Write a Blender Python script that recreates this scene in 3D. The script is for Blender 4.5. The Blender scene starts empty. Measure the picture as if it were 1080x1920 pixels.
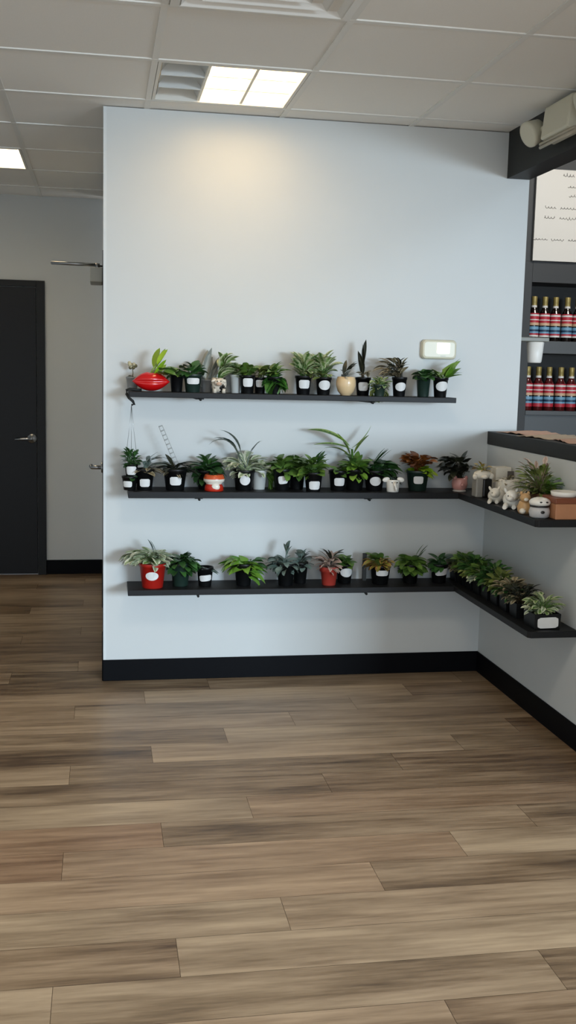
import bpy, bmesh, math, random
from mathutils import Vector, Matrix
PI = math.pi
scn = bpy.context.scene
COL = scn.collection

# ------------------------------------------------------------------ helpers
def lin(h):
    h = h.lstrip('#')
    out = []
    for i in (0, 2, 4):
        c = int(h[i:i+2], 16) / 255
        out.append(c / 12.92 if c <= .04045 else ((c + .055) / 1.055) ** 2.4)
    return tuple(out) + (1,)

MATS = {}
def mat(name, color='#808080', rough=.5, metal=0, emit=None, estr=0, noise=0, nscale=40, bump=0, bscale=200, spec=.5, coat=0):
    if name in MATS: return MATS[name]
    m = bpy.data.materials.new(name); m.use_nodes = True
    nt = m.node_tree; b = nt.nodes['Principled BSDF']
    c = lin(color) if isinstance(color, str) else color
    b.inputs['Base Color'].default_value = c
    b.inputs['Roughness'].default_value = rough
    b.inputs['Metallic'].default_value = metal
    b.inputs['Specular IOR Level'].default_value = spec
    b.inputs['Coat Weight'].default_value = coat
    tc = nt.nodes.new('ShaderNodeTexCoord')
    if noise:
        n = nt.nodes.new('ShaderNodeTexNoise'); n.inputs['Scale'].default_value = nscale; n.inputs['Detail'].default_value = 4
        nt.links.new(tc.outputs['Object'], n.inputs['Vector'])
        mx = nt.nodes.new('ShaderNodeMix'); mx.data_type = 'RGBA'
        mx.inputs[6].default_value = tuple(x * (1 - noise) for x in c[:3]) + (1,)
        mx.inputs[7].default_value = tuple(min(1, x * (1 + noise)) for x in c[:3]) + (1,)
        nt.links.new(n.outputs['Fac'], mx.inputs[0]); nt.links.new(mx.outputs[2], b.inputs['Base Color'])
    if bump:
        n = nt.nodes.new('ShaderNodeTexNoise'); n.inputs['Scale'].default_value = bscale; n.inputs['Detail'].default_value = 3
        nt.links.new(tc.outputs['Object'], n.inputs['Vector'])
        bp = nt.nodes.new('ShaderNodeBump'); bp.inputs['Strength'].default_value = bump; bp.inputs['Distance'].default_value = .002
        nt.links.new(n.outputs['Fac'], bp.inputs['Height']); nt.links.new(bp.outputs['Normal'], b.inputs['Normal'])
    if emit:
        b.inputs['Emission Color'].default_value = lin(emit); b.inputs['Emission Strength'].default_value = estr
    MATS[name] = m
    return m

def leaf_mat(c1, c2, edge=None, rough=.45):
    """leaf surface: every leaf its own tone between c1 and c2, optional pale variegation along the midrib or the edge"""
    key = 'leaf_%s_%s_%s' % (c1, c2, edge)
    if key in MATS: return MATS[key]
    m = bpy.data.materials.new('leaf'); m.use_nodes = True
    nt = m.node_tree; b = nt.nodes['Principled BSDF']
    b.inputs['Roughness'].default_value = rough
    at = nt.nodes.new('ShaderNodeAttribute'); at.attribute_name = 'leafdata'
    sp = nt.nodes.new('ShaderNodeSeparateColor'); nt.links.new(at.outputs['Color'], sp.inputs[0])
    mx = nt.nodes.new('ShaderNodeMix'); mx.data_type = 'RGBA'
    mx.inputs[6].default_value = lin(c1); mx.inputs[7].default_value = lin(c2)
    nt.links.new(sp.outputs[0], mx.inputs[0]); last = mx.outputs[2]
    if edge:
        tc = nt.nodes.new('ShaderNodeTexCoord')
        n = nt.nodes.new('ShaderNodeTexNoise'); n.inputs['Scale'].default_value = 90
        nt.links.new(tc.outputs['Object'], n.inputs['Vector'])
        ma = nt.nodes.new('ShaderNodeMath'); ma.operation = 'MULTIPLY_ADD'
        nt.links.new(n.outputs['Fac'], ma.inputs[0]); ma.inputs[1].default_value = 1.3
        nt.links.new(sp.outputs[1], ma.inputs[2])
        mr = nt.nodes.new('ShaderNodeMapRange'); mr.inputs[1].default_value = .9; mr.inputs[2].default_value = 1.25
        nt.links.new(ma.outputs[0], mr.inputs[0])
        m2 = nt.nodes.new('ShaderNodeMix'); m2.data_type = 'RGBA'
        nt.links.new(mr.outputs[0], m2.inputs[0]); nt.links.new(last, m2.inputs[6]); m2.inputs[7].default_value = lin(edge)
        last = m2.outputs[2]
    nt.links.new(last, b.inputs['Base Color'])
    b.inputs['Subsurface Weight'].default_value = 0
    MATS[key] = m
    return m

def link(o, parent=None):
    COL.objects.link(o)
    if parent: o.parent = parent
    return o

def thing(name, label, cat, loc=(0, 0, 0), group=None, rz=0):
    o = bpy.data.objects.new(name, None); link(o)
    o.location = loc; o.rotation_euler = (0, 0, rz); o.empty_display_size = .05
    o['label'] = label; o['category'] = cat
    if group: o['group'] = group
    return o

def tag(o, label, cat, group=None):
    o['label'] = label; o['category'] = cat
    if group: o['group'] = group
    return o

def obj(name, bm, m, parent=None, smooth=False, loc=(0, 0, 0), label=None, bevel=0):
    me = bpy.data.meshes.new(name)
    bm.normal_update(); bm.to_mesh(me); bm.free()
    for mm in (m if isinstance(m, (list, tuple)) else [m]): me.materials.append(mm)
    if smooth:
        for p in me.polygons: p.use_smooth = True
    o = bpy.data.objects.new(name, me); link(o, parent); o.location = loc
    if label: o['label'] = label
    if bevel:
        bv = o.modifiers.new('bevel', 'BEVEL'); bv.width = bevel; bv.segments = 2; bv.limit_method = 'ANGLE'
    return o

def struct(name, bm, m, parent=None, **k):
    o = obj(name, bm, m, parent, **k)
    if parent is None: o['kind'] = 'structure'
    return o

def box(bm, x0, x1, y0, y1, z0, z1, mi=0):
    v = [bm.verts.new((x, y, z)) for z in (z0, z1) for y in (y0, y1) for x in (x0, x1)]
    for f in ((0, 2, 3, 1), (4, 5, 7, 6), (0, 1, 5, 4), (2, 6, 7, 3), (0, 4, 6, 2), (1, 3, 7, 5)):
        fc = bm.faces.new([v[i] for i in f]); fc.material_index = mi
    return v

def bx(*a):
    bm = bmesh.new(); box(bm, *a); return bm

def lathe(bm, prof, seg=24, cx=0, cy=0, mi=0, M=None):
    rings = []
    for r, z in prof:
        if r < 1e-6: rings.append([bm.verts.new((cx, cy, z))])
        else: rings.append([bm.verts.new((cx + r * math.cos(2 * PI * i / seg), cy + r * math.sin(2 * PI * i / seg), z)) for i in range(seg)])
    fs = []
    for a, b in zip(rings, rings[1:]):
        if len(a) == 1 and len(b) == 1: continue
        for i in range(seg):
            j = (i + 1) % seg
            if len(a) == 1: f = bm.faces.new((a[0], b[j], b[i]))
            elif len(b) == 1: f = bm.faces.new((a[i], a[j], b[0]))
            else: f = bm.faces.new((a[i], a[j], b[j], b[i]))
            f.material_index = mi; f.smooth = True; fs.append(f)
    if M is not None:
        bmesh.ops.transform(bm, matrix=M, verts=[v for r in rings for v in r])
    return rings

def ball(bm, c, r, sx=1, sy=1, sz=1, mi=0, seg=16, rot=None):
    M = Matrix.Translation(c) @ (rot or Matrix()) @ Matrix.Diagonal((sx, sy, sz, 1))
    n = len(bm.faces)
    res = bmesh.ops.create_uvsphere(bm, u_segments=seg, v_segments=seg * 2 // 3, radius=r, matrix=M)
    for v in res['verts']:
        for f in v.link_faces: f.material_index = mi; f.smooth = True

def tube(bm, pts, r, seg=6, mi=0):
    pts = [Vector(p) for p in pts]; rings = []
    for i, p in enumerate(pts):
        d = (pts[min(i + 1, len(pts) - 1)] - pts[max(i - 1, 0)]).normalized()
        up = Vector((0, 0, 1)) if abs(d.z) < .9 else Vector((1, 0, 0))
        s = d.cross(up).normalized(); t = s.cross(d)
        rr = r[i] if isinstance(r, (list, tuple)) else r
        rings.append([bm.verts.new(p + s * rr * math.cos(2 * PI * k / seg) + t * rr * math.sin(2 * PI * k / seg)) for k in range(seg)])
    for a, b in zip(rings, rings[1:]):
        for k in range(seg):
            f = bm.faces.new((a[k], a[(k + 1) % seg], b[(k + 1) % seg], b[k])); f.smooth = True; f.material_index = mi
    for rg in (rings[0][::-1], rings[-1]):
        f = bm.faces.new(rg); f.material_index = mi

# ------------------------------------------------------------------ camera
F = 1977.85
CAM = Vector((-.0075, -4.9202, 1.4715))
YAW, PITCH, ROLL = .1762, -.1322, -.0234
fw = Vector((math.sin(YAW) * math.cos(PITCH), math.cos(YAW) * math.cos(PITCH), math.sin(PITCH)))
rt = Vector((math.cos(YAW), -math.sin(YAW), 0)); up = rt.cross(fw)
cr, sr = math.cos(ROLL), math.sin(ROLL)
rt, up = cr * rt - sr * up, sr * rt + cr * up
cam = bpy.data.cameras.new('camera'); co = bpy.data.objects.new('camera', cam); link(co)
M = Matrix((rt, up, -fw)).transposed().to_4x4(); M.translation = CAM
co.matrix_world = M
cam.sensor_fit = 'VERTICAL'; cam.sensor_height = 36; cam.sensor_width = 36; cam.lens = 36 * F / 1920
cam.clip_start = .05
scn.camera = co
def ray(u, v): return rt * (u - 540) / F - up * (v - 960) / F + fw
def at(u, v, Y):            # where a sight line of the photograph meets the plane y = Y
    d = ray(u, v); return CAM + d * ((Y - CAM.y) / d.y)
def atx(u, v, X):
    d = ray(u, v); return CAM + d * ((X - CAM.x) / d.x)
def atz(u, v, Z):
    d = ray(u, v); return CAM + d * ((Z - CAM.z) / d.z)
def scale_at(p): return (Vector(p) - CAM).dot(fw) / F     # metres per photo pixel

# ------------------------------------------------------------------ materials of the room
paint = mat('wall_paint', '#cacdcc', .55, bump=.06, bscale=350, noise=.015, nscale=6, spec=.35)
dark_paint = mat('dark_grey_paint', '#3a3b3c', .5, bump=.05, bscale=300, spec=.3)
beam_paint = mat('beam_paint', '#232422', .55, bump=.05, bscale=300, spec=.3)
base_mat = mat('black_vinyl_base', '#06070b', .55, bump=.03, bscale=60, spec=.1)
shelf_mat = mat('shelf_laminate', '#17181a', .5, bump=.05, bscale=120, noise=.08, nscale=30, spec=.25)
bar_mat = mat('bar_laminate', '#242422', .5, bump=.04, bscale=150, noise=.06, nscale=25, spec=.25)
tile_mat = mat('ceiling_tile', '#efece6', .9, bump=.25, bscale=420, noise=.03, nscale=160, spec=.1)
grid_mat = mat('ceiling_grid', '#e4e2dc', .5, spec=.3)
metal = mat('brushed_metal', '#a6a8aa', .3, 1)
white_plastic = mat('white_plastic', '#d8d6cb', .4)
door_mat = mat('door_paint', '#0e0f12', .45, bump=.05, bscale=90, spec=.25)

# ------------------------------------------------------------------ floor: planks of grey-brown vinyl
H = 2.614
BX0, BX1, BY0, BY1 = -2.6, 4.6, -7.1, 2.67
rng = random.Random(5)
bm = bmesh.new()
cl = bm.loops.layers.float_color.new('plank')
LT, MID, DK, TAN, PINK, DKRED = (.86, .1), (.55, .1), (.1, .15), (.6, .5), (.72, .95), (.22, 1.0)
TONE = {(-3, -1): LT, (-3, 0): (.62, .1), (-3, 1): DK, (-2, -1): (.16, .3), (-2, 0): LT, (-1, -1): (.66, .1), (-1, 0): (.7, .2),
        (0, -1): (.75, .5), (0, 0): (.22, .2), (1, -1): DKRED, (1, 0): (.7, .55), (1, 1): LT, (1, 2): LT, (2, -1): PINK, (2, 0): (.28, .2), (2, 1): (.2, .2),
        (3, -1): LT, (3, 0): (.5, .5), (4, -1): (.3, .2), (4, 0): (.24, .3), (4, -2): (.5, .3), (5, -1): (.78, .2), (5, 0): (.46, .15), (6, -1): (.2, .2), (6, 0): (.84, .25),
        (7, -1): (.45, .2), (7, 0): (.85, .1), (8, -1): (.5, .25), (8, 0): (.6, .2), (9, -1): (.55, .3), (9, 0): (.62, .15), (10, -1): (.5, .25), (10, 0): LT, (10, 1): (.2, .2)}
OFF = {0: .794, 1: -.123, 2: .182, 3: .488}
for n in range(-28, 27):
    y0 = -2.155 + .179 * n
    for k in range(-3, 4):
        x0 = OFF[n % 4] + 1.229 * k
        a, b = max(x0, BX0), min(x0 + 1.229, BX1)
        c, d = max(y0, BY0), min(y0 + .179, BY1)
        if b - a < .01 or d - c < .005: continue
        t = TONE.get((n, k), (rng.choice([.2, .35, .5, .6, .7, .8]), rng.choice([.1, .2, .3])))
        g = .0006
        f = bm.faces.new([bm.verts.new(p) for p in ((a + g, c + g, 0), (b - g, c + g, 0), (b - g, d - g, 0), (a + g, d - g, 0))])
        sd = rng.random()
        for l in f.loops: l[cl] = (t[0], t[1], sd, 1)
box(bm, BX0, BX1, BY0, BY1, -.06, -.002, 1)
wood = bpy.data.materials.new('vinyl_plank'); wood.use_nodes = True
nt = wood.node_tree; b = nt.nodes['Principled BSDF']
A = nt.nodes.new('ShaderNodeAttribute'); A.attribute_name = 'plank'
S = nt.nodes.new('ShaderNodeSeparateColor'); nt.links.new(A.outputs['Color'], S.inputs[0])
TC = nt.nodes.new('ShaderNodeTexCoord')
CB = nt.nodes.new('ShaderNodeCombineXYZ')
mm = nt.nodes.new('ShaderNodeMath'); mm.operation = 'MULTIPLY'; mm.inputs[1].default_value = 37
nt.links.new(S.outputs[2], mm.inputs[0]); nt.links.new(mm.outputs[0], CB.inputs[0]); nt.links.new(mm.outputs[0], CB.inputs[2])
AD = nt.nodes.new('ShaderNodeVectorMath'); nt.links.new(TC.outputs['Object'], AD.inputs[0]); nt.links.new(CB.outputs[0], AD.inputs[1])
def streak(sx, sy, det, rough, dist=0):
    mp = nt.nodes.new('ShaderNodeMapping'); mp.inputs['Scale'].default_value = (sx, sy, 1)
    nt.links.new(AD.outputs[0], mp.inputs['Vector'])
    nz = nt.nodes.new('ShaderNodeTexNoise'); nz.inputs['Scale'].default_value = 1; nz.inputs['Detail'].default_value = det
    nz.inputs['Roughness'].default_value = rough; nz.inputs['Distortion'].default_value = dist
    nt.links.new(mp.outputs[0], nz.inputs['Vector']); return nz.outputs['Fac']
s1 = streak(1.3, 9, 5, .62, 0); s2 = streak(3.2, 42, 4, .65, 0); s3 = streak(1.2, 4, 2, .5)
def madd(a, k, c):
    q = nt.nodes.new('ShaderNodeMath'); q.operation = 'MULTIPLY_ADD'; nt.links.new(a, q.inputs[0]); q.inputs[1].default_value = k
    if isinstance(c, (int, float)): q.inputs[2].default_value = c
    else: nt.links.new(c, q.inputs[2])
    return q.outputs[0]
v = madd(S.outputs[0], .48, .04)
v = madd(s1, 1.25, v); v = madd(s2, .95, v); v = madd(s3, .6, v)
v = madd(v, 1, -1.18)
R1 = nt.nodes.new('ShaderNodeValToRGB'); R1.color_ramp.elements[0].color = lin('#4a3a2a'); R1.color_ramp.elements[1].color = lin('#bba588')
R1.color_ramp.elements[0].position = .1
e = R1.color_ramp.elements.new(.36); e.color = lin('#7c6850')
e = R1.color_ramp.elements.new(.66); e.color = lin('#9f8a70')
nt.links.new(v, R1.inputs[0])
R2 = nt.nodes.new('ShaderNodeValToRGB'); R2.color_ramp.elements[0].color = lin('#5a3826'); R2.color_ramp.elements[1].color = lin('#b48d6c')
nt.links.new(v, R2.inputs[0])
MX = nt.nodes.new('ShaderNodeMix'); MX.data_type = 'RGBA'
mk = nt.nodes.new('ShaderNodeMath'); mk.operation = 'MULTIPLY'; nt.links.new(S.outputs[1], mk.inputs[0]); mk.inputs[1].default_value = .62
nt.links.new(mk.outputs[0], MX.inputs[0]); nt.links.new(R1.outputs[0], MX.inputs[6]); nt.links.new(R2.outputs[0], MX.inputs[7])
nt.links.new(MX.outputs[2], b.inputs['Base Color'])
b.inputs['Roughness'].default_value = .38; b.inputs['Specular IOR Level'].default_value = .5
BP = nt.nodes.new('ShaderNodeBump'); BP.inputs['Strength'].default_value = .12; BP.inputs['Distance'].default_value = .002
nt.links.new(s2, BP.inputs['Height']); nt.links.new(BP.outputs['Normal'], b.inputs['Normal'])
struct('floor', bm, [wood, mat('plank_seam', '#4a3a2c', .8)])

# ------------------------------------------------------------------ ceiling with a lay-in grid, holes where the troffers sit
G = .6096
X1, S0 = .1888, .1519
CX0, CX1, CY0, CY1 = -2.6, 2.0, -7.1, 2.67
def gx(i): return X1 + (i - 1) * G
def gy(j): return -S0 - (j - 1) * G
HOLES = {(1, 1): 'a', (-1, -2): 'b'}     # cell (i, j): x gx(i)..gx(i+1), y gy(j+1)..gy(j)
bm = bmesh.new(); gb = bmesh.new()
for i in range(-4, 5):
    for j in range(-6, 12):
        if (i, j) in HOLES: continue
        a, b_ = max(gx(i), CX0), min(gx(i + 1), CX1); c, d = max(gy(j + 1), CY0), min(gy(j), CY1)
        if b_ - a < .005 or d - c < .005: continue
        box(bm, a, b_, c, d, H + .004, H + .02)
box(bm, CX0, CX1, CY0, CY1, H + .2, H + .22)
struct('ceiling', bm, tile_mat)
for i in range(-4, 5):
    if CX0 < gx(i) < CX1: box(gb, gx(i) - .012, gx(i) + .012, CY0, CY1, H, H + .0045)
for j in range(-6, 12):
    if CY0 < gy(j) < CY1: box(gb, CX0, CX1, gy(j) - .012, gy(j) + .012, H - .0006, H + .0042)
struct('ceiling_grid', gb, grid_mat)['kind'] = 'structure'

# ------------------------------------------------------------------ walls
XR = 1.854
def wall(name, *a, m=paint): return struct(name, bx(*a), m)
wall('wall_back', 0, 2.0, 0, .13, 0, H)
wall('wall_hall_right', 0, .12, .13, 2.55, 0, H)
wall('wall_hall_back', -2.6, .12, 2.67, 2.80, 0, H + .25)
wall('wall_left', -2.73, -2.6, -7.1, 2.8, 0, H + .25)
wall('wall_half_right', XR, 2.0, -2.05, 0, 0, 1.142)
wall('sky_block_header', -2.73, 7.5, -7.3, -7.1, 2.15, 3.6)  # unseen header over the shopfront, added to keep skylight off the upper wall
struct('trim_1', bx(-.0015, .012, -.002, .010, .1023, H), mat('corner_bead_highlight', '#d2d6d6', .45), bevel=.001)['kind'] = 'structure'  # bead on the wall edge, its highlight put into a paler colour
struct('beam', bx(1.887, 2.0, -7.1, 0, 2.404, H + .2), beam_paint)
BACKY = 2.36
wall('wall_service_back', 1.6, 4.73, BACKY, BACKY + .12, 0, 3.4, m=dark_paint)
wall('wall_service_right', 4.6, 4.73, -5.6, BACKY, 0, 3.4, m=dark_paint)
wall('wall_service_left', 1.88, 2.0, .13, BACKY, 0, 3.4, m=dark_paint)
struct('ceiling_service', bx(2.0, 4.73, -5.6, BACKY + .12, 3.4, 3.46), dark_paint)['kind'] = 'structure'
hb = .1023
def base(name, x0, x1, y0, y1): return struct(name, bx(x0, x1, y0, y1, .0, hb), base_mat, bevel=.002)
base('baseboard_back', -.003, XR - .004, -.007, -.0003)
base('baseboard_right', XR - .007, XR - .0003, -2.05, -.0003)
base('baseboard_hall_back', -.395, -.006, 2.662, 2.6697)
base('baseboard_hall_right', -.007, -.0003, 0, .55)
base('baseboard_hall_right_far', -.007, -.0003, 1.56, 2.66)

# ------------------------------------------------------------------ doors
d1 = thing('door_1', 'black flush door at the far end of the hallway', 'door', (-.86, 2.66, 0)); d1['kind'] = 'structure'
obj('door_leaf', bx(-.455, .405, -.012, .02, .008, 2.005), door_mat, d1, bevel=.002)
bm = bmesh.new(); box(bm, -.50, -.458, -.022, .02, 0, 2.05); box(bm, .408, .465, -.022, .02, 0, 2.05); box(bm, -.458, .408, -.022, .02, 2.009, 2.05)
obj('door_frame', bm, mat('door_frame_paint', '#131414', .45, spec=.25), d1, bevel=.002)
bm = bmesh.new()
lathe(bm, [(0, 0), (.034, 0), (.034, .006), (.028, .012), (.013, .016), (.012, .05), (0, .05)], 24, M=Matrix.Rotation(PI / 2, 4, 'X'))
tube(bm, [(0, -.045, 0), (-.03, -.05, -.001), (-.07, -.048, -.003), (-.115, -.044, -.006)], [.011, .010, .009, .007], 10)
hp = at(60, 822, 2.64)
obj('door_handle', bm, metal, d1, smooth=True, loc=(hp.x + .86, -.012, hp.z))

d2 = thing('door_2', 'closed door on the hidden side of the hallway showing only its lever and closer', 'door', (0, 1.05, 0)); d2['kind'] = 'structure'
obj('door_leaf', bx(-.004, -.0004, -.42, .44, .01, 2.06), door_mat, d2)
bm = bmesh.new()
tube(bm, [(-.003, 0, 0), (-.062, 0, 0)], .011, 10); tube(bm, [(-.06, 0, 0), (-.066, .05, 0), (-.064, .115, 0)], [.01, .009, .008], 10)
lathe(bm, [(0, 0), (.03, 0), (.028, .008), (0, .01)], 20, M=Matrix.Translation((-.003, 0, 0)) @ Matrix.Rotation(-PI / 2, 4, 'Y'))
obj('door_handle', bm, metal, d2, smooth=True, loc=(0, -.3, .945))
cz = at(178, 517, .8).z
obj('door_closer_body', bx(-.068, -.003, -.34, -.10, cz - .038, cz + .036), mat('closer_cover', '#b6b3a6', .45), d2, bevel=.006)
bm = bmesh.new(); a0 = at(96, 492, .85); a1 = at(186, 497, .85)
tube(bm, [(a1.x, -.2, a1.z), (a0.x, -.19, a0.z)], .009, 8); tube(bm, [(-.03, -.2, a1.z + .008), (-.03, -.2, cz + .03)], .012, 10)
tube(bm, [(a0.x, -.19, a0.z), (-.006, .30, at(189, 499, 1.35).z)], .005, 8)
obj('door_closer_arm', bm, metal, d2, smooth=True)

# ------------------------------------------------------------------ ceiling troffers
lamp_w = mat('lit_lamp_panel', '#fff6e0', .6, emit='#ffdba4', estr=7.6)
lamp_w2 = mat('lit_lamp_panel_hall', '#fff8ea', .6, emit='#ffe9c4', estr=8)
refl = mat('aluminium_reflector', '#d2d4d2', .4, .15)
housing_m = mat('troffer_housing', '#e2e0d8', .5)
def troffer(i, j, label, lit, lm, group):
    x0, x1, y0, y1 = gx(i) + .014, gx(i + 1) - .014, gy(j + 1) + .014, gy(j) - .014
    w, d = x1 - x0, y1 - y0
    t = thing('ceiling_light', label, 'ceiling light', ((x0 + x1) / 2, (y0 + y1) / 2, H), group)
    bm = bmesh.new(); hw, hd = w / 2, d / 2; th = .013; top = .11
    box(bm, -hw, -hw + th, -hd, hd, 0, top); box(bm, hw - th, hw, -hd, hd, 0, top)
    box(bm, -hw + th, hw - th, -hd, -hd + th, 0, top); box(bm, -hw + th, hw - th, hd - th, hd, 0, top)
    box(bm, -hw, hw, -hd, hd, top, top + .01)
    obj('housing', bm, housing_m, t)
    iw = (w - 2 * th) / 3; ix0 = -hw + th; idp = d - 2 * th
    for k in range(3):
        bm = bmesh.new(); cx = ix0 + iw * (k + .5)
        n = 10; pr = []
        for q in range(n + 1):                       # trough profile
            s = q / n; x = cx + (s - .5) * (iw - .012); z = .018 + .078 * math.sin(PI * s) ** .7
            pr.append((x, z))
        for (xa, za), (xb, zb) in zip(pr, pr[1:]):
            f = bm.faces.new([bm.verts.new(p) for p in ((xa, -idp / 2, za), (xb, -idp / 2, zb), (xb, idp / 2, zb), (xa, idp / 2, za))]); f.smooth = True
        if lit[k]:
            bm.free(); bm = bmesh.new()
            box(bm, cx - iw / 2 + .004, cx + iw / 2 - .004, -idp / 2 + .002, idp / 2 - .002, .070, .078)
            obj('lamp_panel', bm, lm, t)
        else: obj('reflector', bm, refl, t)
        for q in (1, 2):                              # two cross blades
            bm = bmesh.new(); yy = -idp / 2 + idp * q / 3
            n = 8
            vs = []
            for s in range(n + 1):
                x = cx + (s / n - .5) * (iw - .012); z = .018 + .05 * math.sin(PI * s / n) ** .7
                vs.append((x, z))
            lo = .004 if not lit[k] else .012
            for (xa, za), (xb, zb) in zip(vs, vs[1:]):
                for yq in (yy - .004, yy + .004):
                    bm.faces.new([bm.verts.new(p) for p in ((xa, yq, lo), (xb, yq, lo), (xb, yq, max(zb, lo + .004)), (xa, yq, max(za, lo + .004)))])
                bm.faces.new([bm.verts.new(p) for p in ((xa, yy - .004, lo), (xb, yy - .004, lo), (xb, yy + .004, lo), (xa, yy + .004, lo))])
            obj('cross_blade', bm, refl if not lit[k] else mat('lit_blade', '#f2eee2', .5), t)
    for k in (1, 2):
        x = ix0 + iw * k
        obj('divider', bx(x - .006, x + .006, -idp / 2, idp / 2, .006, .04), mat('lit_blade', '#f2eee2', .5), t)
    return t
troffer(1, 1, 'square louvred ceiling light above the plant wall with its left third unlit', (0, 1, 1), lamp_w, 'recessed ceiling lights')
troffer(-1, -2, 'square lit ceiling light over the hallway floor', (1, 1, 1), lamp_w2, 'recessed ceiling lights')

# air diffuser in the ceiling, at the top edge of the view
t = thing('air_vent', 'square white air diffuser set in the ceiling near the front', 'air vent', (gx(1) + G / 2, gy(3) - G / 2, H))
bm = bmesh.new()
def ringq(bm, r0, z0, r1, z1):
    c = [(-1, -1), (1, -1), (1, 1), (-1, 1)]
    a = [bm.verts.new((x * r0, y * r0, z0)) for x, y in c]; b_ = [bm.verts.new((x * r1, y * r1, z1)) for x, y in c]
    for k in range(4): bm.faces.new((a[k], a[(k + 1) % 4], b_[(k + 1) % 4], b_[k]))
ringq(bm, .29, -.001, .29, -.008); ringq(bm, .29, -.008, .262, -.012)
obj('frame', bm, grid_mat, t)
for r in (.262, .20, .138, .076):
    bm = bmesh.new(); ringq(bm, r, -.012, r - .05, .035); ringq(bm, r - .004, -.012, r - .054, .035)
    obj('vane', bm, grid_mat, t)

# ------------------------------------------------------------------ shelves and bar
TOPZ, MIDZ, BOTZ, SD = 1.369, .926, .479, .21
def brackets(t, xs, th, z=0):
    for x in xs:
        bm = bmesh.new(); box(bm, x - .018, x + .018, -SD + .03, -.001, -th - .006, -th)
        tube(bm, [(x, -SD + .012, -th - .002), (x, -SD + .004, -th - .006), (x, -SD + .03, -th - .004)], .006, 8)
        obj('bracket', bm, beam_paint, t)
t = thing('wall_shelf', 'topmost long dark shelf on the pale wall', 'shelf', (0, 0, TOPZ))
obj('board', bx(.11, 1.612, -SD, -.0006, -.024, 0), shelf_mat, t, bevel=.002); brackets(t, (.425, 1.215), .024)
for nm, z, th, en, lb in (('mid', MIDZ, .029, -1.115, 'middle dark shelf that turns the corner under the bar'), ('bot', BOTZ, .026, -1.10, 'lowest dark shelf that turns the corner near the floor')):
    t = thing('corner_shelf', lb, 'shelf', (0, 0, z))
    obj('board', bx(.108, XR - SD, -SD, -.0006, -th, 0), shelf_mat, t, bevel=.002, label='board along the pale back wall'); brackets(t, (.425, 1.215), th)
    bm = bmesh.new()
    prof = [(XR - SD, -.0006), (XR - .0006, -.0006), (XR - .0006, en), (XR - SD + .012, en), (XR - SD, en + .012)]
    lo = [bm.verts.new((x, y, -th)) for x, y in prof]; hi = [bm.verts.new((x, y, 0)) for x, y in prof]
    bm.faces.new(hi[::-1]); bm.faces.new(lo)
    for k in range(5): bm.faces.new((lo[k], hi[k], hi[(k + 1) % 5], lo[(k + 1) % 5]))
    bmesh.ops.recalc_face_normals(bm, faces=bm.faces)
    obj('board', bm, shelf_mat, t, bevel=.002, label='board along the grey half wall')
    for y in (-.9,):
        obj('bracket', bx(XR - SD + .02, XR - .001, y - .018, y + .018, -th - .006, -th), beam_paint, t)

tag(obj('bar_counter', bx(1.850, 2.125, -2.08, -.0008, 1.143, 1.206), bar_mat, bevel=.003), 'thick dark bar top lying on the half wall', 'counter')
rng = random.Random(2)
papers = [(1.985, -.22, .30, .2, '#c9a592', 'pinkish paper sheet at the wall end of the bar top'),
          (1.97, -.50, .26, .22, '#b9a792', 'pale tan paper sheet lying second along the bar top'),
          (1.99, -.76, .30, .2, '#c4a08c', 'pinkish paper sheet lying third along the bar top'),
          (1.975, -1.03, .26, .21, '#bda58f', 'tan paper sheet on the bar top nearest the viewer')]
for k, (x, y, ly, lx, c, lb) in enumerate(papers):
    bm = bmesh.new(); n = 12; a = rng.uniform(-.2, .2)
    g = [[bm.verts.new((lx * (p / 4 - .5), ly * (q / n - .5), .0012 + .009 * math.sin(PI * q / n * 1.0) ** 2 * (.6 + .4 * math.sin(k + 2.1 * q)) + .002 * p * (q / n))) for p in range(5)] for q in range(n + 1)]
    for q in range(n):
        for p in range(4): bm.faces.new((g[q][p], g[q][p + 1], g[q + 1][p + 1], g[q + 1][p])).smooth = True
    o = obj('paper_sheet', bm, mat('paper_%d' % k, c, .7, noise=.06, nscale=30), loc=(x, y, 1.206)); o.rotation_euler = (0, 0, a)
    so = o.modifiers.new('solid', 'SOLIDIFY'); so.thickness = .001; so.offset = 1
    tag(o, lb, 'paper', 'papers on the bar top')

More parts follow.
